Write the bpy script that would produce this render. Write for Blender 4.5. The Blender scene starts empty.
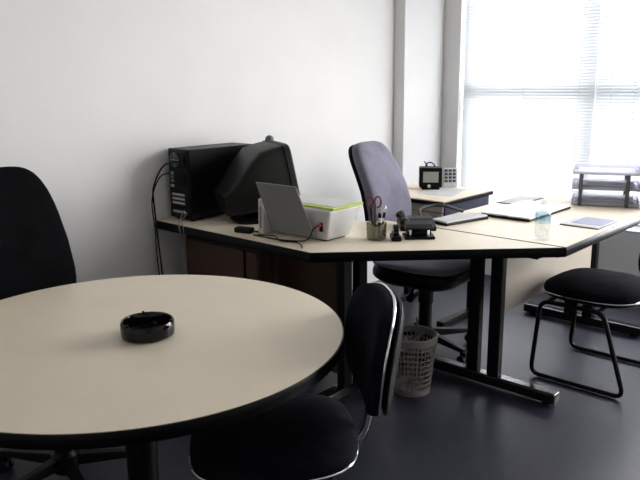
import bpy, bmesh, math, random
from mathutils import Vector, Matrix
random.seed(7)
C = bpy.context.scene.collection
PI = math.pi
V = Vector

# ------------------------------------------------------------------ materials
def mat(name, col, rough=.5, metal=0, noise=None, bump=None, spec=.5, trans=0, alpha=None, sheen=0, coat=0, ior=1.45):
    m = bpy.data.materials.new(name); m.use_nodes = True
    nt = m.node_tree; b = nt.nodes['Principled BSDF']
    b.inputs['Base Color'].default_value = (*col, 1)
    b.inputs['Roughness'].default_value = rough
    b.inputs['Metallic'].default_value = metal
    b.inputs['Specular IOR Level'].default_value = spec
    b.inputs['Transmission Weight'].default_value = trans
    b.inputs['Sheen Weight'].default_value = sheen
    b.inputs['Coat Weight'].default_value = coat
    b.inputs['IOR'].default_value = ior
    tc = nt.nodes.new('ShaderNodeTexCoord')
    if noise:                                     # (scale, amount)
        n = nt.nodes.new('ShaderNodeTexNoise'); n.inputs['Scale'].default_value = noise[0]
        n.inputs['Detail'].default_value = 6
        nt.links.new(tc.outputs['Object'], n.inputs['Vector'])
        r = nt.nodes.new('ShaderNodeValToRGB')
        a = noise[1]
        r.color_ramp.elements[0].position = .3; r.color_ramp.elements[1].position = .7
        r.color_ramp.elements[0].color = (*[c*(1-a) for c in col], 1)
        r.color_ramp.elements[1].color = (*[min(1, c*(1+a)) for c in col], 1)
        nt.links.new(n.outputs['Fac'], r.inputs['Fac'])
        nt.links.new(r.outputs['Color'], b.inputs['Base Color'])
    if bump:                                      # (scale, strength, distance)
        n2 = nt.nodes.new('ShaderNodeTexNoise'); n2.inputs['Scale'].default_value = bump[0]
        n2.inputs['Detail'].default_value = 4
        nt.links.new(tc.outputs['Object'], n2.inputs['Vector'])
        bp = nt.nodes.new('ShaderNodeBump'); bp.inputs['Strength'].default_value = bump[1]
        bp.inputs['Distance'].default_value = bump[2]
        nt.links.new(n2.outputs['Fac'], bp.inputs['Height'])
        nt.links.new(bp.outputs['Normal'], b.inputs['Normal'])
    return m

M = {}
M['wall'] = mat('white_wall_paint', (.82, .81, .80), .8, noise=(3, .02), bump=(60, .15, .002))
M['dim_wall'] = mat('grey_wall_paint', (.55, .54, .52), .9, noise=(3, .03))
M['ceiling'] = mat('ceiling_paint', (.70, .69, .68), .9, noise=(8, .03))
M['floor'] = mat('blue_grey_carpet', (.0165, .0175, .031), .40, noise=(45, .3), bump=(350, .25, .002), spec=.6)
M['laminate'] = mat('cream_laminate', (.84, .735, .58), .42, noise=(6, .025), bump=(500, .05, .0005), spec=.5)
M['panel'] = mat('cream_panel', (.50, .44, .37), .5, noise=(5, .03))
M['edge'] = mat('black_edge_moulding', (.0015, .0015, .0022), .36, noise=(20, .1), spec=.2)
M['steel'] = mat('black_painted_steel', (.0015, .0015, .0016), .38, noise=(30, .1), spec=.3)
M['foot'] = mat('glossy_black_steel', (.004, .004, .004), .16, noise=(30, .1), spec=1.0)
M['wood'] = mat('dark_brown_wood', (.10, .045, .022), .5)
nt = M['wood'].node_tree
w = nt.nodes.new('ShaderNodeTexWave'); w.bands_direction = 'X'; w.inputs['Scale'].default_value = 3.5
w.inputs['Distortion'].default_value = 6; w.inputs['Detail'].default_value = 4
mp = nt.nodes.new('ShaderNodeMapping'); mp.inputs['Scale'].default_value = (6, 6, .6)
tcn = [n for n in nt.nodes if n.type == 'TEX_COORD'][0]
nt.links.new(tcn.outputs['Object'], mp.inputs['Vector']); nt.links.new(mp.outputs['Vector'], w.inputs['Vector'])
cr = nt.nodes.new('ShaderNodeValToRGB')
cr.color_ramp.elements[0].color = (.040, .017, .009, 1); cr.color_ramp.elements[1].color = (.085, .038, .019, 1)
nt.links.new(w.outputs['Fac'], cr.inputs['Fac']); nt.links.new(cr.outputs['Color'], nt.nodes['Principled BSDF'].inputs['Base Color'])
M['fabric'] = mat('purple_grey_fabric', (.165, .158, .215), .9, noise=(9, .22), bump=(260, .4, .002), sheen=.25)
M['shaded_fabric'] = mat('shaded_fabric', (.004, .004, .005), .95, noise=(14, .3), bump=(300, .4, .002), sheen=0, spec=.08)  # same swivel chair fabric, with shade put into a near-black colour
M['navy_fabric'] = mat('navy_fabric', (.007, .0075, .012), .95, noise=(20, .3), bump=(300, .4, .002), sheen=.0, spec=.08)
M['plastic'] = mat('black_plastic', (.002, .002, .0022), .42, noise=(40, .1), spec=.25)
M['gloss'] = mat('glossy_black_glass', (.002, .0015, .002), .07, noise=(10, .1), spec=.45)
M['chrome'] = mat('chrome', (.75, .75, .77), .15, 1, noise=(10, .02))
M['case'] = mat('pc_case_metal', (.002, .002, .0022), .4, noise=(30, .1), spec=.2)
M['rearmetal'] = mat('pc_rear_metal', (.010, .010, .011), .3, .5, noise=(30, .1))
M['shell'] = mat('dark_monitor_shell', (.012, .012, .0115), .5, noise=(30, .08), spec=.3)
M['screen'] = mat('dark_screen', (.01, .01, .012), .1, noise=(4, .05))
M['white'] = mat('white_plastic', (.62, .61, .60), .42, noise=(15, .02))
M['greyp'] = mat('grey_plastic', (.26, .26, .26), .5, noise=(15, .04))
M['lime'] = mat('lime_green_plastic', (.55, .72, .09), .45, noise=(12, .03))
M['red'] = mat('orange_red_plastic', (.75, .10, .04), .4, noise=(12, .05))
M['paper'] = mat('white_paper', (.82, .82, .83), .8, noise=(12, .02))
M['lavender'] = mat('lavender_paper', (.50, .52, .66), .7, noise=(12, .04))
M['binder'] = mat('white_binder_vinyl', (.80, .80, .80), .3, noise=(12, .02))
M['navy'] = mat('dark_navy_side', (.045, .047, .085), .4, noise=(10, .1))
M['postgrey'] = mat('dark_grey_plastic', (.10, .10, .12), .45, noise=(12, .1))
M['basket'] = mat('beige_wire_plastic', (.20, .185, .175), .5, noise=(15, .05))
M['lcd'] = mat('pale_grey_lcd', (.36, .38, .34), .25, noise=(6, .05))
M['blind'] = mat('white_blind_slat', (.62, .64, .66), .5, noise=(10, .02))
M['frame'] = mat('window_frame_paint', (.60, .64, .68), .5, noise=(8, .03))
M['clearwhite'] = mat('translucent_tray_plastic', (.72, .73, .80), .25, noise=(10, .02), spec=.6)
M['cork'] = mat('pinkish_handle_plastic', (.16, .05, .055), .4, noise=(12, .05))
M['brass'] = mat('yellow_pencil_paint', (.50, .38, .06), .5, noise=(12, .05))
M['bluecap'] = mat('light_blue_plastic', (.30, .62, .85), .4, noise=(12, .03))

def thin_glass(name, tint, gl=.08):
    m = bpy.data.materials.new(name); m.use_nodes = True; nt = m.node_tree; nt.nodes.clear()
    o = nt.nodes.new('ShaderNodeOutputMaterial'); mx = nt.nodes.new('ShaderNodeMixShader')
    t = nt.nodes.new('ShaderNodeBsdfTransparent'); g = nt.nodes.new('ShaderNodeBsdfGlossy')
    n = nt.nodes.new('ShaderNodeTexNoise'); n.inputs['Scale'].default_value = 3
    mr = nt.nodes.new('ShaderNodeMapRange'); mr.inputs['To Min'].default_value = gl*.8; mr.inputs['To Max'].default_value = gl*1.2
    nt.links.new(n.outputs['Fac'], mr.inputs['Value']); nt.links.new(mr.outputs['Result'], mx.inputs['Fac'])
    t.inputs['Color'].default_value = (*tint, 1); g.inputs['Roughness'].default_value = .04
    nt.links.new(t.outputs['BSDF'], mx.inputs[1]); nt.links.new(g.outputs['BSDF'], mx.inputs[2])
    nt.links.new(mx.outputs['Shader'], o.inputs['Surface']); return m
M['glass'] = thin_glass('window_glass', (.97, .97, .97))
M['clear'] = thin_glass('clear_plastic', (.93, .96, .97), .14)
M['smoke'] = thin_glass('smoky_glass', (.62, .63, .56), .16)
def see_through(key, col, fac):
    nt = M[key].node_tree; b = nt.nodes['Principled BSDF']; o = nt.nodes['Material Output']
    tr = nt.nodes.new('ShaderNodeBsdfTranslucent'); tr.inputs['Color'].default_value = (*col, 1)
    mx = nt.nodes.new('ShaderNodeMixShader'); mx.inputs[0].default_value = fac
    nt.links.new(b.outputs['BSDF'], mx.inputs[1]); nt.links.new(tr.outputs['BSDF'], mx.inputs[2]); nt.links.new(mx.outputs['Shader'], o.inputs['Surface'])
see_through('clearwhite', (.86, .87, .95), .6); see_through('paper', (.8, .8, .85), .3); see_through('lavender', (.6, .62, .8), .3)
# blind slats let some daylight through
nt = M['blind'].node_tree; b = nt.nodes['Principled BSDF']; o = nt.nodes['Material Output']
tr = nt.nodes.new('ShaderNodeBsdfTranslucent'); tr.inputs['Color'].default_value = (.84, .88, .91, 1)
mx = nt.nodes.new('ShaderNodeMixShader'); mx.inputs['Fac'].default_value = .13
nt.links.new(b.outputs['BSDF'], mx.inputs[1]); nt.links.new(tr.outputs['BSDF'], mx.inputs[2]); nt.links.new(mx.outputs['Shader'], o.inputs['Surface'])

# ------------------------------------------------------------------ mesh helpers
class MB:
    def __init__(s): s.bm = bmesh.new()
    def box(s, x0, x1, y0, y1, z0, z1, rot=None):
        c = V(((x0+x1)/2, (y0+y1)/2, (z0+z1)/2)); d = V((x1-x0, y1-y0, z1-z0))
        m = Matrix.Translation(c) @ (rot.to_4x4() if rot else Matrix.Identity(4)) @ Matrix.Diagonal((*d, 1))
        bmesh.ops.create_cube(s.bm, size=1, matrix=m); return s
    def cyl(s, a, b, r, r2=None, seg=20, caps=True):
        a, b = V(a), V(b); d = b-a
        q = d.to_track_quat('Z', 'Y').to_matrix().to_4x4()
        bmesh.ops.create_cone(s.bm, cap_ends=caps, segments=seg, radius1=r, radius2=r if r2 is None else r2, depth=d.length,
                              matrix=Matrix.Translation((a+b)/2) @ q); return s
    def sph(s, c, r, sc=(1, 1, 1), seg=16):
        bmesh.ops.create_uvsphere(s.bm, u_segments=seg, v_segments=seg//2, radius=r,
                                  matrix=Matrix.Translation(c) @ Matrix.Diagonal((*sc, 1))); return s
    def tube(s, pts, r, seg=10, closed=False):
        pts = [V(p) for p in pts]; n = len(pts); rings = []
        prev = None
        for i, p in enumerate(pts):
            if closed: t = (pts[(i+1) % n]-pts[i-1])
            else: t = pts[min(i+1, n-1)]-pts[max(i-1, 0)]
            t.normalize()
            if prev is None:
                a = V((0, 0, 1)) if abs(t.z) < .9 else V((1, 0, 0)); u = t.cross(a).normalized()
            else:
                u = (prev-t*prev.dot(t)).normalized()
            prev = u; v = t.cross(u)
            rings.append([s.bm.verts.new(p+(u*math.cos(2*PI*k/seg)+v*math.sin(2*PI*k/seg))*r) for k in range(seg)])
        m = n if closed else n-1
        for i in range(m):
            A, B = rings[i], rings[(i+1) % n]
            for k in range(seg): s.bm.faces.new((A[k], A[(k+1) % seg], B[(k+1) % seg], B[k]))
        if not closed:
            s.bm.faces.new(list(reversed(rings[0]))); s.bm.faces.new(rings[-1])
        return s
    def rings(s, R, cap0=True, cap1=True, closed=False):
        R = [[s.bm.verts.new(p) for p in r] for r in R]; n = len(R[0])
        m = len(R) if closed else len(R)-1
        for i in range(m):
            A, B = R[i], R[(i+1) % len(R)]
            for k in range(n): s.bm.faces.new((A[k], A[(k+1) % n], B[(k+1) % n], B[k]))
        if not closed:
            if cap0: s.bm.faces.new(list(reversed(R[0])))
            if cap1: s.bm.faces.new(R[-1])
        return s
    def lathe(s, prof, c=(0, 0, 0), seg=32, cap0=True, cap1=True, closed=False):
        c = V(c)
        return s.rings([[c+V((r*math.cos(2*PI*k/seg), r*math.sin(2*PI*k/seg), z)) for k in range(seg)] for r, z in prof], cap0, cap1, closed)
    def prism(s, poly, z0, z1):
        return s.rings([[V((x, y, z0)) for x, y in poly], [V((x, y, z1)) for x, y in poly]])
    def xf(s, m): bmesh.ops.transform(s.bm, matrix=m, verts=s.bm.verts[:]); return s

def obj(name, mb, m, parent=None, bevel=0, smooth=False, seg=2, loc=None):
    bm = mb.bm if isinstance(mb, MB) else mb
    bmesh.ops.recalc_face_normals(bm, faces=bm.faces[:])
    me = bpy.data.meshes.new(name); bm.to_mesh(me); bm.free()
    me.materials.append(M[m] if isinstance(m, str) else m)
    if smooth:
        for p in me.polygons: p.use_smooth = True
        try: me.set_sharp_from_angle(angle=math.radians(42))
        except Exception: pass
    o = bpy.data.objects.new(name, me); C.objects.link(o)
    if parent: o.parent = parent
    if loc: o.location = loc
    if bevel:
        b = o.modifiers.new('bevel', 'BEVEL'); b.width = bevel; b.segments = seg; b.limit_method = 'ANGLE'
    return o
def tag(o, label, cat, group=None):
    o['label'] = label; o['category'] = cat
    if group: o['group'] = group
    return o
def thing(name, label, cat, loc=(0, 0, 0), rz=0, group=None):
    o = bpy.data.objects.new(name, None); C.objects.link(o); o.location = loc; o.rotation_euler = (0, 0, rz)
    o.empty_display_size = .1
    return tag(o, label, cat, group)
def struct(name, mb, m, parent=None, bevel=0):
    o = obj(name, mb, m, parent, bevel)
    if not parent: o['kind'] = 'structure'
    return o
def dup(root, loc, rz, label):
    def cp(o, par):
        c = o.copy(); C.objects.link(c); c.parent = par
        for ch in list(o.children): cp(ch, c)
        return c
    r = cp(root, None); r.location = loc; r.rotation_euler = (0, 0, rz); r['label'] = label
    return r
def bez(pts, n=10):                                   # Catmull-Rom through points
    P = [V(p) for p in pts]; P = [P[0]*2-P[1]]+P+[P[-1]*2-P[-2]]; out = []
    for i in range(1, len(P)-2):
        for k in range(n):
            t = k/n; a, b, c, d = P[i-1:i+3]
            out.append(.5*((2*b)+(c-a)*t+(2*a-5*b+4*c-d)*t*t+(3*b-a-3*c+d)*t**3))
    out.append(P[-2]); return out
def fillet(pts, r, n=6, closed=False):
    pts = [V(p) for p in pts]; out = []; N = len(pts)
    for i, p in enumerate(pts):
        if not closed and i in (0, N-1): out.append(p); continue
        a = pts[i-1]; b = pts[(i+1) % N]
        d1 = (a-p); d2 = (b-p); k = min(r, d1.length*.49, d2.length*.49)
        s, e = p+d1.normalized()*k, p+d2.normalized()*k
        for j in range(n+1):
            t = j/n; out.append(s*(1-t)**2+p*2*t*(1-t)+e*t*t)
    return out
def offset(poly, d):
    n = len(poly); out = []
    A = sum(poly[i][0]*poly[(i+1) % n][1]-poly[(i+1) % n][0]*poly[i][1] for i in range(n))
    sg = 1 if A > 0 else -1
    for i in range(n):
        p0, p1, p2 = V(poly[i-1]), V(poly[i]), V(poly[(i+1) % n])
        e1 = (p1-p0).normalized(); e2 = (p2-p1).normalized()
        n1 = V((e1.y, -e1.x))*sg; n2 = V((e2.y, -e2.x))*sg
        m = (n1+n2); m = m/(m.length_squared/2) if m.length > 1e-6 else n1
        out.append((p1.x+m.x*d, p1.y+m.y*d))
    return out
def edge_ring(poly, out, z0, z1, inn=0):
    """rounded moulding band wrapped round an outline"""
    prof = [(inn, z0), (out*.6, z0), (out, z0+(z1-z0)*.25), (out, z0+(z1-z0)*.75), (out*.6, z1), (inn, z1)]
    mb = MB()
    return mb.rings([[V((x, y, z)) for x, y in offset(poly, o)] for o, z in prof], closed=True)
def blob(w, d, n=4.0, N=40, top=None, f=None):
    """superellipse outline, optional taper f(v) on the width"""
    out = []
    for k in range(N):
        a = 2*PI*k/N; c, s = math.cos(a), math.sin(a)
        x = abs(c)**(2/n)*(1 if c > 0 else -1)*w/2; y = abs(s)**(2/n)*(1 if s > 0 else -1)*d/2
        if f: x *= f(y/(d/2))
        out.append((x, y))
    return out
def cushion(outl, t, bend=None, crown=.25, back=.1):
    """padded panel: outline in the local xy plane, thickness along z"""
    cx = sum(p[0] for p in outl)/len(outl); cy = sum(p[1] for p in outl)/len(outl)
    prof = [(.02, 0), (.5, -back*t*.9), (.85, -back*t*.5), (.965, .02*t), (1, .25*t), (1, .6*t), (.975, .85*t), (.92, t), (.75, t*(1+crown*.5)), (.45, t*(1+crown*.9)), (.02, t*(1+crown))]
    prof[0] = (.02, -back*t)
    R = [[V((cx+(x-cx)*s, cy+(y-cy)*s, z)) for x, y in outl] for s, z in prof]
    mb = MB().rings(R)
    if bend:
        for v in mb.bm.verts: v.co = bend(v.co.copy())
    return mb

# ------------------------------------------------------------------ room
XW, YW, XR, YB, ZC = -3.02, 4.60, 2.4, -2.2, 2.75
T = .2
struct('floor', MB().box(XW-T, XR+T, YB-T, YW+T, -.12, 0), 'floor')
struct('ceiling', MB().box(XW-T, XR+T, YB-T, YW+T, ZC, ZC+.12), 'ceiling')
struct('wall_left', MB().box(XW-T, XW, YB-T, YW+T, 0, ZC), 'wall')
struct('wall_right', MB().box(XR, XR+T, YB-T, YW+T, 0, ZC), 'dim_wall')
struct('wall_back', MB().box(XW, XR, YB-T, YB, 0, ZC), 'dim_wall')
WX0, WX1, WZ0, WZ1 = -2.80, -1.28, .46, 2.55
mb = MB()
VX0, VX1 = -1.16, 1.5  # opening for an added, unseen window that brightens the room
mb.box(XW, WX0, YW, YW+T, 0, ZC); mb.box(WX1, VX0, YW, YW+T, 0, ZC); mb.box(VX1, XR, YW, YW+T, 0, ZC)
mb.box(VX0, VX1, YW, YW+T, 0, WZ0); mb.box(VX0, VX1, YW, YW+T, WZ1, ZC)
mb.box(WX0, WX1, YW, YW+T, 0, WZ0); mb.box(WX0, WX1, YW, YW+T, WZ1, ZC)
struct('wall_window', mb, 'wall')
struct('trim_1', MB().box(XW, -2.93, 4.105, YW, 0, ZC), 'wall', bevel=.004)      # shallow column in the corner
# windows: frame, panes
def window(name, x0, x1, muls):
    wf = MB(); y0, y1 = YW+.10, YW+.16
    wf.box(x0, x0+.075, y0, y1, WZ0, WZ1); wf.box(x1-.075, x1, y0, y1, WZ0, WZ1)
    wf.box(x0+.075, x1-.075, y0, y1, WZ0, WZ0+.06); wf.box(x0+.075, x1-.075, y0, y1, WZ1-.06, WZ1)
    for m in muls: wf.box(m-.045, m+.045, y0, y1, WZ0+.06, WZ1-.06)
    xs = [x0+.075]+[v for m in muls for v in (m-.045, m+.045)]+[x1-.075]
    for i in range(0, len(xs), 2): wf.box(xs[i], xs[i+1], y0+.004, y1-.004, 1.325, 1.40)
    win = struct(name, wf, 'frame', bevel=.003)
    for i in range(0, len(xs), 2):
        for z0, z1 in ((WZ0+.06, 1.325), (1.40, WZ1-.06)):
            obj('pane', MB().box(xs[i], xs[i+1], y0+.028, y0+.032, z0, z1), 'glass', win)
window('window_1', WX0, WX1, [-1.83])
window('added_window', VX0, VX1, [.17])  # added out of view without blinds, supplies most of the daylight
struct('trim_2', MB().box(WX0, WX0+.012, YW-.004, YW+.1, WZ0+.012, WZ1), 'wall')       # white reveal strip beside the blind
struct('trim_3', MB().box(WX0+.001, WX1, YW+.001, YW+.099, WZ0-.02, WZ0+.012), 'frame')

# ------------------------------------------------------------------ venetian blind
def blind(x0, x1, label):
    yb = YW+.045; zt = WZ1-.03; zb = WZ0+.05
    t = thing('venetian_blind', label, 'blind', ((x0+x1)/2, yb, zb), group=None)
    L = (x1-x0)/2
    obj('head_rail', MB().box(-L, L, -.014, .014, zt-zb-.002, zt-zb+.028), 'blind', t, .002)
    obj('bottom_rail', MB().box(-L, L, -.012, .012, -.012, .004), 'blind', t, .003)
    mb = MB(); pitch = .0205; n = int((zt-zb-.02)/pitch); tilt = math.radians(66)
    for i in range(n):
        z = .02+i*pitch
        pr = []
        for u in (-1, -.5, 0, .5, 1):
            pr.append((u*.0125*math.cos(tilt), z+.0022*(1-u*u)+u*.0125*math.sin(tilt)))
        lo = [[V((-L, y, zz)) for y, zz in pr], [V((L, y, zz)) for y, zz in pr]]
        a = [mb.bm.verts.new(p) for p in lo[0]]; b_ = [mb.bm.verts.new(p) for p in lo[1]]
        for k in range(4): mb.bm.faces.new((a[k], a[k+1], b_[k+1], b_[k]))
    s = obj('slats', mb, 'blind', t, smooth=True)
    for cx in (-L+.10, 0.0, L-.10):
        cd = MB(); cd.tube([(cx, -.0155, 0), (cx, -.0155, zt-zb)], .0012, 6); cd.tube([(cx, .0155, 0), (cx, .0155, zt-zb)], .0012, 6)
        obj('ladder_cord', cd, 'blind', t)
    return t
blind(WX0+.022, -1.80, 'white venetian blind over the left window pane, nearest the corner column')
blind(-1.79, WX1-.02, 'white venetian blind behind the stacked letter trays, right of the window mullion')

# ------------------------------------------------------------------ desks
DZ = .74
LP = M['laminate']
def desk_top(parent, poly, ox, oy):
    loc = [(x-ox, y-oy) for x, y in poly]
    tp = obj('desktop', MB().prism(loc, DZ-.037, DZ), 'laminate', parent)
    obj('edge_trim', edge_ring(loc, .007, DZ-.042, DZ-.001, .0005), 'edge', parent, smooth=True)
    return tp
def tleg(parent, c, axis, l0, l1, ups, top=DZ-.043):
    """T leg: one foot along axis ('x' or 'y'), two uprights at offsets ups"""
    def bx(a0, a1, w, z0, z1):
        return (MB().box(c[0]+a0, c[0]+a1, c[1]-w/2, c[1]+w/2, z0, z1) if axis == 'x' else
                MB().box(c[0]-w/2, c[0]+w/2, c[1]+a0, c[1]+a1, z0, z1))
    f = obj('leg_foot', bx(l0, l1, .06, .012, .062), 'foot', parent, .008, seg=3)
    for a in (l0+.05, l1-.05):
        p = (c[0]+a, c[1]) if axis == 'x' else (c[0], c[1]+a)
        obj('glide', MB().cyl((*p, 0), (*p, .014), .018), 'plastic', f)
    for u in ups: obj('leg_upright', bx(u-.03, u+.03, .045, .060, top-.036), 'steel', parent, .006)
    obj('leg_bracket', bx(l0+.12, l1-.12, .05, top-.036, top), 'steel', parent, .003)

ox, oy = -1.55, 3.5
md = thing('desk', 'main office desk with cream top, black edge and T legs under the window', 'desk', (ox, oy, 0))
desk_top(md, [(-1.93, 2.816), (-1.165, 2.816), (-1.165, 4.22), (-1.93, 4.22)], ox, oy)
tleg(md, (-1.54-ox, 2.85-oy), 'x', -.47, .37, (-.055, .055))
tleg(md, (-1.54-ox, 3.98-oy), 'x', -.34, .37, (-.055, .055))
obj('modesty_panel', MB().box(-1.494-ox, -1.476-ox, 2.90-oy, 3.94-oy, .36, DZ-.045), 'panel', md, .002)
for x in (-1.80, -1.25): obj('support_rail', MB().box(x-.02-ox, x+.02-ox, 2.9-oy, 3.94-oy, DZ-.075, DZ-.042), 'steel', md, .002)

ox, oy = -2.4, 2.35
rd = thing('corner_desk', 'cream topped return desk with angled corner, running to the left wall', 'desk', (ox, oy, 0))
desk_top(rd, [(-3.005, 2.052), (-1.921, 2.052), (-1.173, 2.800), (-2.08, 2.800), (-2.22, 2.66), (-3.005, 2.66)], ox, oy)
tleg(rd, (-1.95-ox, 2.355-oy), 'y', -.24, .30, (-.055, .055))
tleg(rd, (-2.95-ox, 2.355-oy), 'y', -.24, .26, (-.055, .055))
obj('modesty_panel', MB().box(-2.320-ox, -1.975-ox, 2.30-oy, 2.318-oy, .10, DZ-.079), 'wood', rd, .002)
# wooden cabinet under the return desk
wc = thing('cabinet', 'brown wooden cabinet tucked under the return desk against the left wall', 'cabinet', (-2.63, 2.355, 0))
obj('body', MB().box(-.26, .30, -.215, .24, .03, .66), 'wood', wc, .003)
obj('plinth', MB().box(-.22, .28, -.20, .22, 0, .03), 'steel', wc)
obj('door', MB().box(-.235, .205, -.235, -.216, .04, .655), 'wood', wc, .003)
obj('filler_strip', MB().box(.222, .298, -.232, -.216, .04, .655), 'wood', wc, .002)

# white topped cabinet in the corner by the column
cb = thing('side_table', 'cream side table with one drawer and navy side, under the small television by the column', 'side table', (-2.445, 3.57, 0))
cp = [(-.20, -.26), (.364, -.26), (.364, .29), (-.20, .29)]
obj('body', MB().box(-.19, .36, -.235, .26, .57, .742), 'navy', cb, .002)
obj('table_top', MB().prism(cp, .742, .77), 'laminate', cb)
obj('edge_trim', edge_ring(cp, .005, .743, .764, .0005), 'edge', cb, smooth=True)
for k, (z0, z1) in enumerate(((.575, .695),)):
    d = obj('drawer', MB().box(-.184, .352, -.252, -.236, z0, z1), 'panel', cb, .002)
    obj('drawer_pull', MB().box(.03, .15, -.262, -.2525, z1-.05, z1-.03), 'plastic', d, .002)
obj('front_rail', MB().box(-.184, .352, -.250, -.236, .701, .738), 'panel', cb, .002)
for x in (-.155, .325):
    obj('leg_foot', MB().box(x-.025, x+.025, -.20, .25, .0, .04), 'steel', cb, .006)
    obj('leg_upright', MB().box(x-.02, x+.02, .13, .20, .04, .57), 'steel', cb, .004)

# ------------------------------------------------------------------ round table
TX, TY = -1.669, 1.036
rt = thing('round_table', 'round meeting table with cream laminate top and black edge in the foreground', 'table', (TX, TY, 0))
circ = [(.598*math.cos(2*PI*k/128), .598*math.sin(2*PI*k/128)) for k in range(128)]
obj('tabletop', MB().prism(circ, .712, .74), 'laminate', rt)
obj('edge_trim', edge_ring(circ, .006, .706, .7385, .0003), 'edge', rt, smooth=True)
obj('pedestal', MB().cyl((0, 0, .06), (0, 0, .69), .045), 'steel', rt, smooth=True)
obj('top_plate', MB().lathe([(.17, .704), (.17, .69), (.05, .67)], seg=32), 'steel', rt)
for k in range(4):
    a = PI/4+k*PI/2
    m = Matrix.Rotation(a, 4, 'Z')
    f = MB().rings([[V((.03, -.028, .02)), V((.03, .028, .02)), V((.03, .028, .075)), V((.03, -.028, .075))],
                    [V((.38, -.022, .012)), V((.38, .022, .012)), V((.38, .022, .038)), V((.38, -.022, .038))]]).xf(m)
    o = obj('foot', f, 'steel', rt, .004)
    p = m @ V((.36, 0, 0)); obj('glide', MB().cyl((p.x, p.y, 0), (p.x, p.y, .0135), .016), 'plastic', o)

# ashtray
ash = thing('ashtray', 'round glossy black glass ashtray standing on the round table', 'ashtray', (-1.607, 1.045, DZ))
obj('bowl', MB().lathe([(.05, .001), (.064, .001), (.073, .006), (.0745, .022), (.074, .042), (.071, .046), (.067, .0445), (.0645, .035), (.0605, .012), (.052, .008), (.01, .007)], seg=48), 'gloss', ash, smooth=True)
for k in range(3):
    a = 2*PI*k/3+.6; c, s_ = math.cos(a), math.sin(a)
    obj('cigarette_rest', MB().cyl((.0645*c, .0645*s_, .0455), (.075*c, .075*s_, .0455), .004, seg=10), 'gloss', ash, smooth=True)

# ------------------------------------------------------------------ chairs
def lean(o, base, ang):   # stand a cushion (xy outline) up: outline x -> +y, outline y -> +z, thickness -> +x
    pass
def stand(mb, x, z, ang):
    """outline plane upright, thickness towards +x, leaning back by ang about its bottom edge"""
    m = Matrix(((0, 0, 1, 0), (1, 0, 0, 0), (0, 1, 0, 0), (0, 0, 0, 1)))
    return mb.xf(Matrix.Translation((x, 0, z)) @ Matrix.Rotation(-ang, 4, 'Y') @ m)

def task_chair(name, label, loc, rz, fab, seat_z=.47, top=1.12, ang=.22, bw=.47):
    """high-backed swivel chair, faces +x"""
    t = thing(name, label, 'chair', loc, rz)
    so = blob(.49, .50, 3.6)
    obj('seat', cushion(so, .028, lambda v: V((v.x, v.y, v.z-.6*max(0, v.x-.12)**2)), .25).xf(Matrix.Translation((0, 0, seat_z-.03))), fab, t, smooth=True)
    obj('seat_shell', cushion(blob(.492, .502, 3.6), .068, None, 0, .6).xf(Matrix.Translation((0, 0, seat_z-.10))), 'plastic', t, smooth=True)  # black shell thickened up the cushion sides, standing in for their shade
    H = top-(seat_z+.07)
    f = lambda v: 1.0-.11*(v+1)/2*2-.04*max(0, -v)**2
    bo = [(x, y+H/2) for x, y in blob(bw, H, 4.3, 56, f=f)]
    bend = lambda v: V((v.x, v.y, v.z+.35*v.x*v.x+.035*math.sin((v.y/H)*PI*1.3)))
    obj('backrest', stand(cushion(bo, .055, bend, .2), -.26, seat_z+.07, ang), fab, t, smooth=True)
    bo2 = [(x*.97, y*.985+.005) for x, y in bo]
    obj('back_shell', stand(cushion(bo2, .018, lambda v: bend(v)-V((0, 0, .026)), 0, .5), -.26, seat_z+.07, ang), 'plastic', t, smooth=True)
    obj('back_bar', MB().tube(fillet([(-.02, 0, seat_z-.12), (-.30, 0, seat_z-.11), (-.345, 0, seat_z+.10), (-.385, 0, seat_z+.24)], .06), .017, 12), 'steel', t, smooth=True)
    mech = obj('mechanism', MB().box(-.11, .11, -.075, .075, seat_z-.145, seat_z-.098), 'steel', t, .008)
    for sy, xx in ((-1, .03), (1, -.03)):
        l = obj('lever', MB().tube([(xx, sy*.07, seat_z-.13), (xx, sy*.19, seat_z-.135), (xx+.02, sy*.235, seat_z-.15)], .006, 8), 'steel', t, smooth=True)
        obj('knob', MB().cyl((xx+.02, sy*.225, seat_z-.15), (xx+.03, sy*.27, seat_z-.157), .02), 'plastic', l, .004)
    obj('gas_column', MB().cyl((0, 0, .10), (0, 0, .27), .036).cyl((0, 0, .27), (0, 0, seat_z-.14), .042), 'steel', t, smooth=True)
    hub = obj('hub', MB().lathe([(.045, .055), (.048, .12), (.035, .135)], seg=24), 'steel', t, smooth=True)
    for k in range(5):
        a = math.radians(60)-rz+2*PI*k/5; m = Matrix.Rotation(a, 4, 'Z')
        obj('base_arm', MB().rings([[V((.035, -.022, .075)), V((.035, .022, .075)), V((.035, .018, .118)), V((.035, -.018, .118))],
             [V((.29, -.014, .066)), V((.29, .014, .066)), V((.29, .010, .085)), V((.29, -.010, .085))]]).xf(m), 'steel', t, .003)
        cw = MB().cyl((.28, -.022, .026), (.28, -.006, .026), .026).cyl((.28, .006, .026), (.28, .022, .026), .026).box(.262, .30, -.007, .007, .035, .067).xf(m)
        obj('castor', cw, 'plastic', t, .002)
    return t

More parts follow.
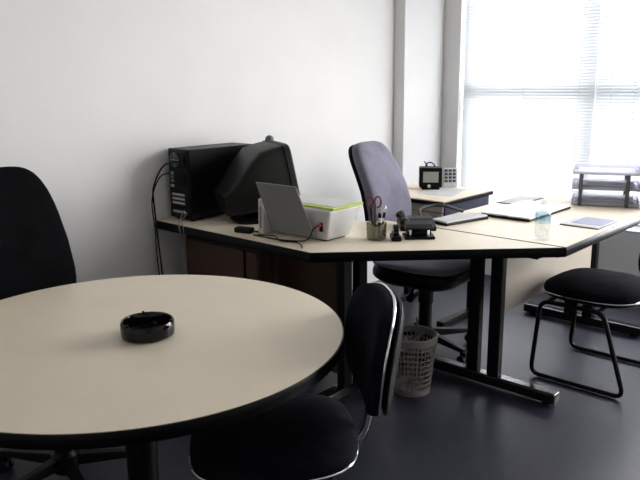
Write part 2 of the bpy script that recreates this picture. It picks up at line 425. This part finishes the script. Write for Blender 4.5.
def sled_chair(name, label, loc, rz, fab, group=None):
    """visitor chair on a sled frame, faces +x"""
    t = thing(name, label, 'chair', loc, rz)
    so = blob(.47, .46, 3.0)
    dz = lambda v: V((v.x, v.y, v.z-.5*max(0, v.x-.10)**2+.02*(v.x < 0)*abs(v.x)))
    obj('seat', cushion(so, .045, dz, .75).xf(Matrix.Translation((.0, 0, .425))), fab, t, smooth=True)
    obj('seat_rim', MB().tube([dz(V((x*1.0, y*1.0, .428))) for x, y in blob(.466, .456, 3.0, 48)], .0045, 8, closed=True), 'chrome', t, smooth=True)
    obj('seat_shell', cushion(blob(.44, .43, 3.0), .015, dz, 0, .9).xf(Matrix.Translation((0, 0, .405))), 'plastic', t, smooth=True)
    for sy in (-1, 1):
        y = sy*.235
        pts = [(-.235, y, .013), (.215, y, .013), (.185, y, .392), (-.115, y, .392)]
        obj('side_frame', MB().tube(fillet(pts, .05, 7, closed=True), .011, 10, closed=True), 'steel', t, smooth=True)
    for x in (-.09, .15): obj('cross_bar', MB().tube([(x, -.235, .392), (x, .235, .392)], .010, 10), 'steel', t, smooth=True)
    obj('back_support', MB().tube(bez([(-.10, 0, .395), (-.22, 0, .40), (-.265, 0, .45), (-.285, 0, .55), (-.325, 0, .66)], 6), .012, 10), 'chrome', t, smooth=True)
    H = .33
    bo = [(x, y+H/2) for x, y in blob(.44, H, 2.7, 44)]
    bend = lambda v: V((v.x, v.y, v.z+.9*v.x*v.x))
    obj('backrest', stand(cushion(bo, .04, bend, .3), -.295, .53, .13), fab, t, smooth=True)
    obj('back_shell', stand(cushion([(x*.98, y*.98+.003) for x, y in bo], .015, lambda v: bend(v)-V((0, 0, .022)), 0, .7), -.295, .53, .13), 'plastic', t, smooth=True)
    obj('back_rim', stand(MB().tube([bend(V((x*1.005, y*1.005-.001, .002))) for x, y in bo], .004, 8, closed=True), -.295, .53, .13), 'chrome', t, smooth=True)  # chrome used here to put a highlight along the lit cushion edge
    return t

task_chair('swivel_chair', 'purple-grey high-backed swivel chair behind the desks, by the left wall', (-2.005, 3.04, 0), math.radians(4), 'fabric', .52, 1.125, .25, .405)
task_chair('swivel_chair', 'shade-darkened high-backed swivel chair at the left side of the round table', (-2.25, 1.08, 0), math.radians(2), 'shaded_fabric', .47, 1.14, .14, .48)
v1 = sled_chair('visitor_chair', 'dark visitor chair on a black sled frame, facing the main desk from the right', (-1.20, 3.33, 0), PI, 'navy_fabric')
dup(v1, (-1.335, 1.26, 0), math.atan2(-.75, -.66), 'dark visitor chair tucked under the near right side of the round table')

# ------------------------------------------------------------------ waste basket
wb = thing('waste_basket', 'beige openwork waste basket on the floor under the desk corner', 'waste basket', (-1.76, 2.565, 0))
r0, r1, hh = .085, .112, .285
obj('rim', MB().lathe([(r1-.003, hh-.035), (r1+.004, hh-.035), (r1+.008, hh-.004), (r1+.002, hh), (r1-.005, hh-.004)], seg=40, closed=True), 'basket', wb, smooth=True)
obj('base', MB().lathe([(.01, .004), (r0-.006, .002), (r0+.002, .0), (r0+.006, .03), (r0, .03), (r0-.004, .008), (.01, .007)], seg=40), 'basket', wb, smooth=True)
lat = MB()
for k in range(34):
    a = 2*PI*k/34; c, s_ = math.cos(a), math.sin(a)
    lat.tube([((r0+.002)*c, (r0+.002)*s_, .026), (r1*c, r1*s_, hh-.03)], .0023, 6)
for j in range(1, 9):
    z = .028+j*(hh-.06)/9; r = r0+(r1-r0)*(z/hh)
    lat.tube([(r*math.cos(2*PI*k/40), r*math.sin(2*PI*k/40), z) for k in range(40)], .0026, 6, closed=True)
obj('lattice', lat, 'basket', wb, smooth=True)

# ------------------------------------------------------------------ computer tower
pc = thing('computer_tower', 'black computer tower on the return desk, its back with ports turned outwards', 'computer', (-2.905, 2.345, DZ), 0)
for fx, fy in ((-.06, -.18), (.06, -.18), (-.06, .18), (.06, .18)): obj('rubber_foot', MB().cyl((fx, fy, 0), (fx, fy, .0105), .014), 'plastic', pc)
obj('case', MB().box(-.085, .085, -.21, .22, .01, .365), 'case', pc, .004)
rp = obj('rear_panel', MB().box(-.078, .078, -.2155, -.2105, .018, .358), 'rearmetal', pc, .001)
psu = MB().box(-.07, .07, -.219, -.216, .268, .350)
obj('power_supply', psu, 'case', rp, .001)
obj('fan_grille', MB().lathe([(.034, 0), (.036, 0), (.036, .003), (.034, .003)], seg=28, closed=True).lathe([(.022, 0), (.024, 0), (.024, .003), (.022, .003)], seg=28, closed=True).lathe([(.010, 0), (.012, 0), (.012, .003), (.010, .003)], seg=28, closed=True)
    .box(-.036, .036, -.0015, .0015, 0, .002).box(-.0015, .0015, -.036, .036, 0, .002).xf(Matrix.Translation((-.022, -.2195, .31)) @ Matrix.Rotation(PI/2, 4, 'X')), 'chrome', rp)
obj('power_socket', MB().box(.032, .062, -.226, -.2195, .29, .33), 'plastic', rp, .002)
for z, m in ((.235, 'bluecap'), (.215, 'greyp'), (.195, 'greyp'), (.17, 'white')):
    obj('port', MB().box(-.062, -.038, -.222, -.216, z, z+.014), m, rp, .001)
obj('case_fan', MB().lathe([(.001, .001), (.034, 0), (.036, .004), (.001, .004)], seg=28).xf(Matrix.Translation((.025, -.2165, .215)) @ Matrix.Rotation(PI/2, 4, 'X')), 'plastic', rp)
for k in range(5): obj('slot_cover', MB().box(-.06, .045, -.2185, -.216, .04+k*.022, .053+k*.022), 'chrome' if k != 1 else 'plastic', rp, .001)

def cable(name, pts, r, m, label):
    o = obj(name, MB().tube(bez(pts, 8), r, 8), m, smooth=True); return tag(o, label, 'cable')
cable('power_cable', [(-2.858, 2.116, 1.048), (-2.90, 2.04, 1.03), (-2.955, 2.01, .92), (-2.965, 2.015, .80), (-2.96, 2.02, .66), (-2.965, 2.04, .40), (-2.985, 2.05, .04)], .0045, 'plastic', 'black power cable looping from the top of the computer tower down the wall')
cable('monitor_cable', [(-2.955, 2.118, .985), (-2.975, 2.06, .96), (-2.99, 2.02, .85), (-2.98, 2.02, .70), (-2.985, 2.03, .5), (-2.99, 2.08, .05)], .0035, 'plastic', 'thin black cable hanging behind the computer tower beside the wall')
cable('network_cable', [(-2.86, 2.119, .80), (-2.83, 2.07, .765), (-2.79, 2.03, .755), (-2.775, 2.025, .70), (-2.78, 2.03, .52), (-2.79, 2.04, .30)], .003, 'greyp', 'grey network cable draped over the edge of the return desk')
cable('mouse_cable', [(-2.84, 2.119, .79), (-2.80, 2.06, .76), (-2.755, 2.028, .752), (-2.745, 2.026, .68), (-2.755, 2.03, .56), (-2.77, 2.04, .4)], .0025, 'basket', 'thin beige cable hanging over the edge of the return desk')

# ------------------------------------------------------------------ CRT monitor
ma = math.radians(64)
mo = thing('crt_monitor', 'dark bulky tube monitor beside the computer tower, seen from behind', 'monitor', (-2.622, 2.40, DZ), ma)
TR = Matrix.Translation((0, 0, .042)) @ Matrix.Rotation(-.20, 4, 'Y')
def rr(x, w, h, cz, r=.15, n=28):
    return [V((x, px, cz+pz)) for px, pz in blob(w, h, 9, n)]
obj('shell', MB().rings([rr(.155, .365, .295, .175, .05), rr(.10, .365, .295, .175, .05), rr(.04, .362, .29, .173), rr(-.02, .345, .25, .153), rr(-.08, .31, .19, .125), rr(-.13, .27, .14, .105), rr(-.17, .22, .11, .09)]).xf(TR), 'shell', mo, smooth=True)
bz = [rr(.156, .375, .31, .17, .05), rr(.18, .375, .31, .17, .05), rr(.188, .36, .30, .17, .05), rr(.185, .31, .24, .18, .05), rr(.173, .30, .23, .18, .05)]
bo_ = obj('bezel', MB().rings(bz, cap1=False).xf(TR), 'shell', mo, smooth=True)
obj('screen', MB().rings([rr(.172, .302, .232, .18, .05), rr(.178, .20, .16, .18), rr(.180, .02, .02, .18)]).xf(TR), 'screen', mo, smooth=True)
obj('stand_neck', MB().lathe([(.07, .018), (.055, .03), (.07, .05)], seg=24), 'plastic', mo, smooth=True)
obj('stand_base', MB().prism(blob(.26, .25, 4), 0, .018), 'plastic', mo, .004)
wcam = thing('webcam', 'small dark rounded webcam perched on top of the tube monitor', 'webcam', (-2.70, 2.575, 1.122), ma)
obj('body', MB().sph((0, 0, .012), .028, (.8, 1.1, .8)), 'postgrey', wcam, smooth=True)
obj('clip', MB().box(-.02, .02, -.02, .02, -.035, -.004), 'plastic', wcam, .003)

# ------------------------------------------------------------------ printer
pr = thing('printer', 'white printer with lime green rim and upright grey paper support on the return desk', 'printer', (-2.16, 2.315, DZ), 0)
pw = .17
def rect(x0, x1, y0, y1, z): return [V((x0, y0, z)), V((x1, y0, z)), V((x1, y1, z)), V((x0, y1, z))]
obj('body', MB().rings([rect(-pw, .165, -.08, .075, .006), rect(-pw-.008, .19, -.088, .135, .142)]), 'white', pr, .010, seg=3)
obj('rubber_foot', MB().box(-.15, .15, -.065, .06, 0, .008), 'plastic', pr)
obj('rim', MB().rings([rect(-pw-.008, .192, -.07, .138, .142), rect(-pw-.008, .195, -.07, .141, .151)]), 'lime', pr, .002)
obj('lid', MB().rings([rect(-pw, .182, -.045, .128, .1512), rect(-pw+.01, .172, -.04, .118, .154)]), 'white', pr, .003)
# paper support leans back over the rear
sup = MB().rings([[V((-.165, -.092, .01)), V((.115, -.092, .01)), V((.115, -.100, .01)), V((-.165, -.100, .01))],
                  [V((-.165, -.185, .252)), V((.085, -.185, .252)), V((.085, -.193, .252)), V((-.165, -.193, .252))]])
obj('paper_support', sup, 'greyp', pr, .006)
obj('port', MB().box(.128, .145, -.0895, -.082, .045, .085), 'plastic', pr, .001)
obj('plug', MB().box(.130, .143, -.104, -.0896, .068, .083), 'red', pr, .002)
cable('printer_cable', [(-2.0235, 2.209, .815), (-2.03, 2.185, .80), (-2.05, 2.165, .755), (-2.12, 2.14, .7455), (-2.2, 2.12, .7455), (-2.28, 2.12, .7455), (-2.34, 2.115, .7455)], .0032, 'plastic', 'black cable trailing along the desk behind the printer')
cable('adapter_cable', [(-2.33, 2.13, .7455), (-2.25, 2.16, .7455), (-2.16, 2.11, .7455), (-2.08, 2.13, .7455), (-2.02, 2.10, .7455), (-1.99, 2.07, .7455)], .003, 'plastic', 'black adapter cable snaking near the front edge of the return desk')
pa = thing('power_adapter', 'small black power adapter lying on the desk in front of the white upright box', 'adapter', (-2.43, 2.14, DZ), .3)
obj('body', MB().box(-.045, .045, -.022, .022, 0, .026), 'plastic', pa, .006)
obj('plug_lead', MB().tube([(.045, 0, .012), (.075, .005, .008)], .004, 8), 'plastic', pa, smooth=True)
rb = thing('router', 'narrow white upright box standing between monitor and printer', 'router', (-2.350, 2.225, DZ), .15)
obj('body', MB().rings([rect(-.019, .016, -.06, .05, .0), rect(-.020, .008, -.055, .045, .165)]), 'white', rb, .005)
obj('side_stripe', MB().box(-.007, .001, -.0615, -.0585, .03, .13), 'greyp', rb)

# ------------------------------------------------------------------ pen pot and its contents
pp = thing('pen_pot', 'smoky glass pen pot standing on the desk corner beside the printer', 'pen pot', (-1.868, 2.425, DZ))
obj('jar', MB().lathe([(.01, .001), (.040, .001), (.044, .006), (.046, .075), (.043, .075), (.041, .010), (.01, .006)], seg=32), 'smoke', pp, smooth=True)
def pen(name, a, b, r, m, label, cat, cap=None):
    a, b = V(a), V(b); base = V((-1.868, 2.425, DZ))
    t = thing(name, label, cat, base+a); d = b-a
    obj('barrel', MB().cyl((0, 0, 0), d*.93, r).cyl(d*.93, d, r, r*.25), m, t, smooth=True)
    obj('cap', MB().cyl(d*.62, d*.80, r*1.15), cap or m, t, smooth=True)
pen('pen', (-.015, .00, .008), (-.026, -.01, .155), .0045, 'plastic', 'black pen leaning left in the pen pot', 'pen')
pen('pen', (.012, .012, .008), (.030, .026, .15), .005, 'chrome', 'silver pen leaning right in the pen pot', 'pen', 'plastic')
pen('pen', (.0, -.015, .008), (.010, -.020, .165), .0045, 'postgrey', 'dark grey pen upright in the pen pot', 'pen')
pen('pencil', (-.01, .018, .008), (.004, .028, .14), .0038, 'brass', 'yellow pencil in the pen pot', 'pencil')
pen('marker', (.02, -.004, .008), (.024, -.008, .125), .008, 'plastic', 'thick black marker in the pen pot', 'marker', 'white')
sc = thing('scissors', 'scissors with dull pink handles standing in the pen pot', 'scissors', (-1.878, 2.418, DZ+.01), math.radians(42))
obj('blade', MB().box(-.008, .008, -.0015, .0015, 0, .13), 'chrome', sc)
for s_ in (-1, 1):
    cx = s_*.018
    obj('handle', MB().tube([(cx+.014*math.cos(2*PI*k/20), 0, .158+.024*math.sin(2*PI*k/20)) for k in range(20)], .0045, 8, closed=True), 'cork', sc, smooth=True)

# ------------------------------------------------------------------ hole punch, phone, tape dispenser
hp = thing('hole_punch', 'glossy black hole punch on the desk corner in front of the telephone', 'hole punch', (-1.745, 2.575, DZ), math.radians(42))
obj('base', MB().box(-.068, .068, -.05, .05, 0, .012), 'plastic', hp, .003)
for s_ in (-1, 1): obj('punch_pin', MB().cyl((s_*.04, -.012, .0125), (s_*.04, -.012, .04), .008), 'chrome', hp, smooth=True)
hl = MB().rings([[V((-.06, -.048, .042)), V((.06, -.048, .042)), V((.06, -.046, .050)), V((-.06, -.046, .050))],
                 [V((-.062, -.01, .046)), V((.062, -.01, .046)), V((.062, -.01, .062)), V((-.062, -.01, .062))],
                 [V((-.06, .045, .030)), V((.06, .045, .030)), V((.06, .045, .070)), V((-.06, .045, .070))]])
obj('handle', hl, 'plastic', hp, .006, seg=3)
obj('side_frame', MB().box(-.055, .055, -.012, .040, .012, .030), 'plastic', hp, .002)

ph = thing('telephone', 'black desk telephone lying between hole punch and white notepad', 'telephone', (-1.875, 2.745, DZ), math.radians(42))
obj('body', MB().rings([rect(-.085, .085, -.085, .085, 0), rect(-.085, .085, -.085, .085, .018), rect(-.08, .08, .01, .082, .045), ]), 'plastic', ph, .006)
kp = obj('keypad', MB().box(-.02, .055, -.065, -.005, .025, .029), 'postgrey', ph)
hs = obj('handset', MB().tube(bez([(-.065, -.085, .052), (-.066, -.03, .066), (-.066, .03, .068), (-.065, .085, .052)], 6), .013, 12), 'plastic', ph, smooth=True)
obj('earpiece', MB().sph((-.065, .085, .046), .026, (1, 1.1, .75)), 'plastic', hs, smooth=True)
obj('mouthpiece', MB().sph((-.065, -.085, .046), .026, (1, 1.1, .75)), 'plastic', hs, smooth=True)
td = thing('tape_dispenser', 'round black tape dispenser between the pen pot and the hole punch', 'tape dispenser', (-1.80, 2.475, DZ), math.radians(132))
obj('body', MB().box(-.05, .045, -.022, .022, 0, .022), 'plastic', td, .006)
obj('tape_roll', MB().cyl((0, -.012, .038), (0, .012, .038), .030, seg=28), 'gloss', td, .003)
obj('cutter', MB().box(.032, .045, -.015, .015, .022, .034), 'chrome', td, .002)

np_ = thing('notepad', 'white notepad with thick black cover lying aslant beside the telephone', 'notepad', (-1.80, 3.02, DZ), math.radians(78))
obj('cover', MB().box(-.15, .15, -.055, .055, 0, .014), 'plastic', np_, .003)
obj('pages', MB().box(-.147, .147, -.050, .053, .0142, .022), 'paper', np_, .001)
inv = (Matrix.Translation(ph.location) @ Matrix.Rotation(ph.rotation_euler.z, 4, 'Z')).inverted()
obj('cord', MB().tube(bez([(-1.90, 2.83, .755), (-1.98, 2.93, .79), (-1.97, 3.03, .80), (-1.93, 3.10, .79), (-1.905, 3.17, .765), (-1.90, 3.21, .752)], 8), .009, 8).xf(inv), 'plastic', ph, smooth=True)

bd = thing('laptop', 'closed white laptop with a black underside edge, flat on the main desk', 'laptop', (-1.655, 3.455, DZ), 0)
obj('base', MB().box(-.132, .137, -.247, .245, 0, .013), 'plastic', bd, .003)
obj('lid', MB().box(-.134, .139, -.249, .247, .0132, .021), 'binder', bd, .003)
obj('latch', MB().box(-.015, .02, -.2505, -.2485, .014, .018), 'greyp', bd)
gf = thing('folder', 'thin grey folder lying on the desk between laptop and side table', 'folder', (-1.853, 3.78, DZ), 0)
obj('cover', MB().box(-.07, .07, -.16, .16, 0, .004), 'greyp', gf)
obj('sheet', MB().box(-.062, .062, -.155, .155, .0042, .006), 'paper', gf)

# ------------------------------------------------------------------ bottle
bt = thing('bottle', 'small clear plastic bottle with a light blue band at the near end of the desk', 'bottle', (-1.30, 2.875, DZ))
obj('body', MB().lathe([(.01, .001), (.030, .001), (.034, .008), (.034, .060), (.033, .115), (.030, .135), (.016, .152), (.0135, .156), (.0135, .166)], seg=28, cap1=False), 'clear', bt, smooth=True)
obj('label_band', MB().lathe([(.0348, .078), (.0348, .122)], seg=28, cap0=False, cap1=False), thin_glass('pale_blue_film', (.72, .88, .97), .16), bt, smooth=True)
obj('screw_cap', MB().lathe([(.015, .163), (.015, .176), (.013, .178), (.001, .178)], seg=24), 'clear', bt, smooth=True)

# ------------------------------------------------------------------ letter trays with papers
lt = thing('letter_trays', 'stack of three clear letter trays with dark grey posts on the far desk end', 'letter tray', (-1.46, 3.985, DZ), math.radians(21))
tw, tl = .33, .25
for k in range(3):
    z = .006+k*.085
    ty = MB().box(-.16, .19, -.125, .125, z, z+.004).box(-.16, -.156, -.125, .125, z+.004, z+.03).box(.186, .19, -.125, .125, z+.004, z+.03).box(-.156, .186, .121, .125, z+.004, z+.03).box(-.156, .186, -.125, -.121, z+.004, z+.015)
    obj('tray', ty, 'clearwhite', lt)
for x in (-.115, .125):
    for y in (-.131, .131):
        for k in range(2):
            z = .006+k*.085
            obj('post', MB().box(x-.010, x+.010, y-.005, y+.005, z-.004, z+.088), 'postgrey', lt, .002)
def heap(n, x, y, z, label, group, dx=0):
    g = thing('paper_stack', label, 'papers', (0, 0, 0))
    g.matrix_world = lt_m @ Matrix.Translation((x, y, z))
    for i in range(n):
        a = random.uniform(-.035, .035)
        o = obj('sheet', MB().box(-.148+dx, .148+dx, -.105, .105, i*.0032, i*.0032+.0022).xf(Matrix.Rotation(a, 4, 'Z')), 'lavender' if i % 3 == 1 else 'paper', g)
lt_m = Matrix.Translation(lt.location) @ Matrix.Rotation(lt.rotation_euler.z, 4, 'Z')
heap(7, .015, 0, .0105, 'loose white and lavender papers in the bottom letter tray', None)
heap(7, .015, 0, .0955, 'loose white and lavender papers in the middle letter tray', None)
heap(3, .015, 0, .1805, 'thin layer of white papers in the top letter tray', None)
rbn = thing('ring_binder', 'white ring binder standing beside the letter trays at the right frame edge', 'binder', (-1.225, 4.07, DZ), math.radians(18))
obj('cover', MB().box(-.035, -.031, -.14, .14, 0, .25).box(.031, .035, -.14, .14, 0, .25).box(-.035, .035, -.144, -.140, 0, .25), 'binder', rbn, .001)
obj('pages', MB().box(-.026, .024, -.13, .125, .006, .235), 'paper', rbn)
obj('finger_ring', MB().lathe([(.010, 0), (.014, 0), (.014, .003), (.010, .003)], seg=20, closed=True).xf(Matrix.Translation((0, -.1445, .07)) @ Matrix.Rotation(PI/2, 4, 'X')), 'plastic', rbn)
nb = thing('notebook', 'lavender covered notebook lying near the visitor side of the desk', 'notebook', (-1.285, 3.36, DZ), math.radians(0))
obj('cover', MB().box(-.095, .092, -.115, .125, 0, .003), 'plastic', nb)
obj('pages', MB().box(-.093, .090, -.113, .123, .0032, .008), 'paper', nb)
obj('front_card', MB().box(-.06, .088, -.06, .122, .0082, .0095), 'lavender', nb)

# ------------------------------------------------------------------ small television and key pad on the side table
tv = thing('portable_television', 'tiny black portable television with grey screen on the side table', 'television', (-2.415, 3.68, .77), math.radians(-54))
obj('body', MB().box(-.055, .055, -.07, .07, .012, .135), 'plastic', tv, .008, seg=3)
obj('screen', MB().box(.0555, .060, -.047, .047, .045, .112), 'lcd', tv, .003)
obj('base_foot', MB().box(-.05, .06, -.055, .055, 0, .0125), 'plastic', tv, .003)
obj('knob', MB().cyl((.056, -.01, .024), (.075, -.01, .024), .010), 'white', tv, .002)
obj('carry_loop', MB().tube(bez([(0, -.03, .134), (0, -.025, .155), (0, .0, .163), (0, .02, .15), (0, .025, .134)], 6), .004, 8), 'plastic', tv, smooth=True)
obj('antenna', MB().tube([(-.02, -.015, .133), (-.02, -.04, .168)], .003, 8), 'plastic', tv, smooth=True)
kc = thing('calculator', 'white upright calculator with dark keys behind the tiny television', 'calculator', (-2.355, 3.81, .77), math.radians(-42))
obj('body', MB().box(-.018, .018, -.045, .045, 0, .12).xf(Matrix.Rotation(-.12, 4, 'Y')), 'white', kc, .004)
for i in range(4):
    for j in range(3):
        obj('key', MB().box(.0185, .0215, -.036+j*.026, -.018+j*.026, .03+i*.022, .045+i*.022).xf(Matrix.Rotation(-.12, 4, 'Y')), 'navy', kc)
pt = thing('sheet_of_paper', 'plain white sheet under the tiny television on the side table', 'paper', (-2.28, 3.62, .77), .2)
obj('sheet', MB().box(-.105, .105, -.148, .148, 0, .0015), 'paper', pt)

# ------------------------------------------------------------------ light
W = bpy.data.worlds.new('overcast_sky'); bpy.context.scene.world = W; W.use_nodes = True
nt = W.node_tree; bg = nt.nodes['Background']
tc = nt.nodes.new('ShaderNodeTexCoord'); sx = nt.nodes.new('ShaderNodeSeparateXYZ'); rp_ = nt.nodes.new('ShaderNodeValToRGB')
mr = nt.nodes.new('ShaderNodeMapRange'); mr.inputs['From Min'].default_value = -.3; mr.inputs['From Max'].default_value = .9
nt.links.new(tc.outputs['Generated'], sx.inputs['Vector']); nt.links.new(sx.outputs['Z'], mr.inputs['Value'])
nt.links.new(mr.outputs['Result'], rp_.inputs['Fac']); nt.links.new(rp_.outputs['Color'], bg.inputs['Color'])
rp_.color_ramp.elements[0].color = (.30, .30, .30, 1); rp_.color_ramp.elements[1].color = (.50, .50, .52, 1)
e = rp_.color_ramp.elements.new(.25); e.color = (1, 1, 1, 1)
bg.inputs['Strength'].default_value = 12.0
for px0, px1 in ((WX0, WX1), (VX0, VX1)):          # daylight enters through the blind-covered window and the added unseen one
    ld = bpy.data.lights.new('window_daylight', 'AREA'); ld.shape = 'RECTANGLE'; ld.size = px1-px0; ld.size_y = WZ1-WZ0
    lo = bpy.data.objects.new('window_daylight', ld); C.objects.link(lo)
    lo.location = ((px0+px1)/2, YW+.19, (WZ0+WZ1)/2); lo.rotation_euler = (-PI/2, 0, 0)
    ld.cycles.is_portal = True

# ------------------------------------------------------------------ camera
f, pitch, roll, yaw, hc = 699.5, .22239, -.00957, .73888, 1.4283
fw = V((-math.sin(yaw)*math.cos(pitch), math.cos(yaw)*math.cos(pitch), -math.sin(pitch)))
r = V((math.cos(yaw), math.sin(yaw), 0)); u = r.cross(fw)
c, s_ = math.cos(roll), math.sin(roll)
r2 = c*r+s_*u; u2 = -s_*r+c*u
cd = bpy.data.cameras.new('camera'); co = bpy.data.objects.new('camera', cd); C.objects.link(co)
cd.sensor_width = 36; cd.lens = f*36/640; cd.clip_start = .05
co.matrix_world = Matrix(((r2.x, u2.x, -fw.x, 0), (r2.y, u2.y, -fw.y, 0), (r2.z, u2.z, -fw.z, hc), (0, 0, 0, 1)))
S = bpy.context.scene; S.camera = co
S.view_settings.view_transform = 'Standard'; S.view_settings.look = 'None'
S.view_settings.exposure = .88; S.view_settings.gamma = 1; S.view_settings.use_curve_mapping = False
try:
    S.cycles.max_bounces = 8; S.cycles.diffuse_bounces = 4; S.cycles.transparent_max_bounces = 16
except Exception: pass
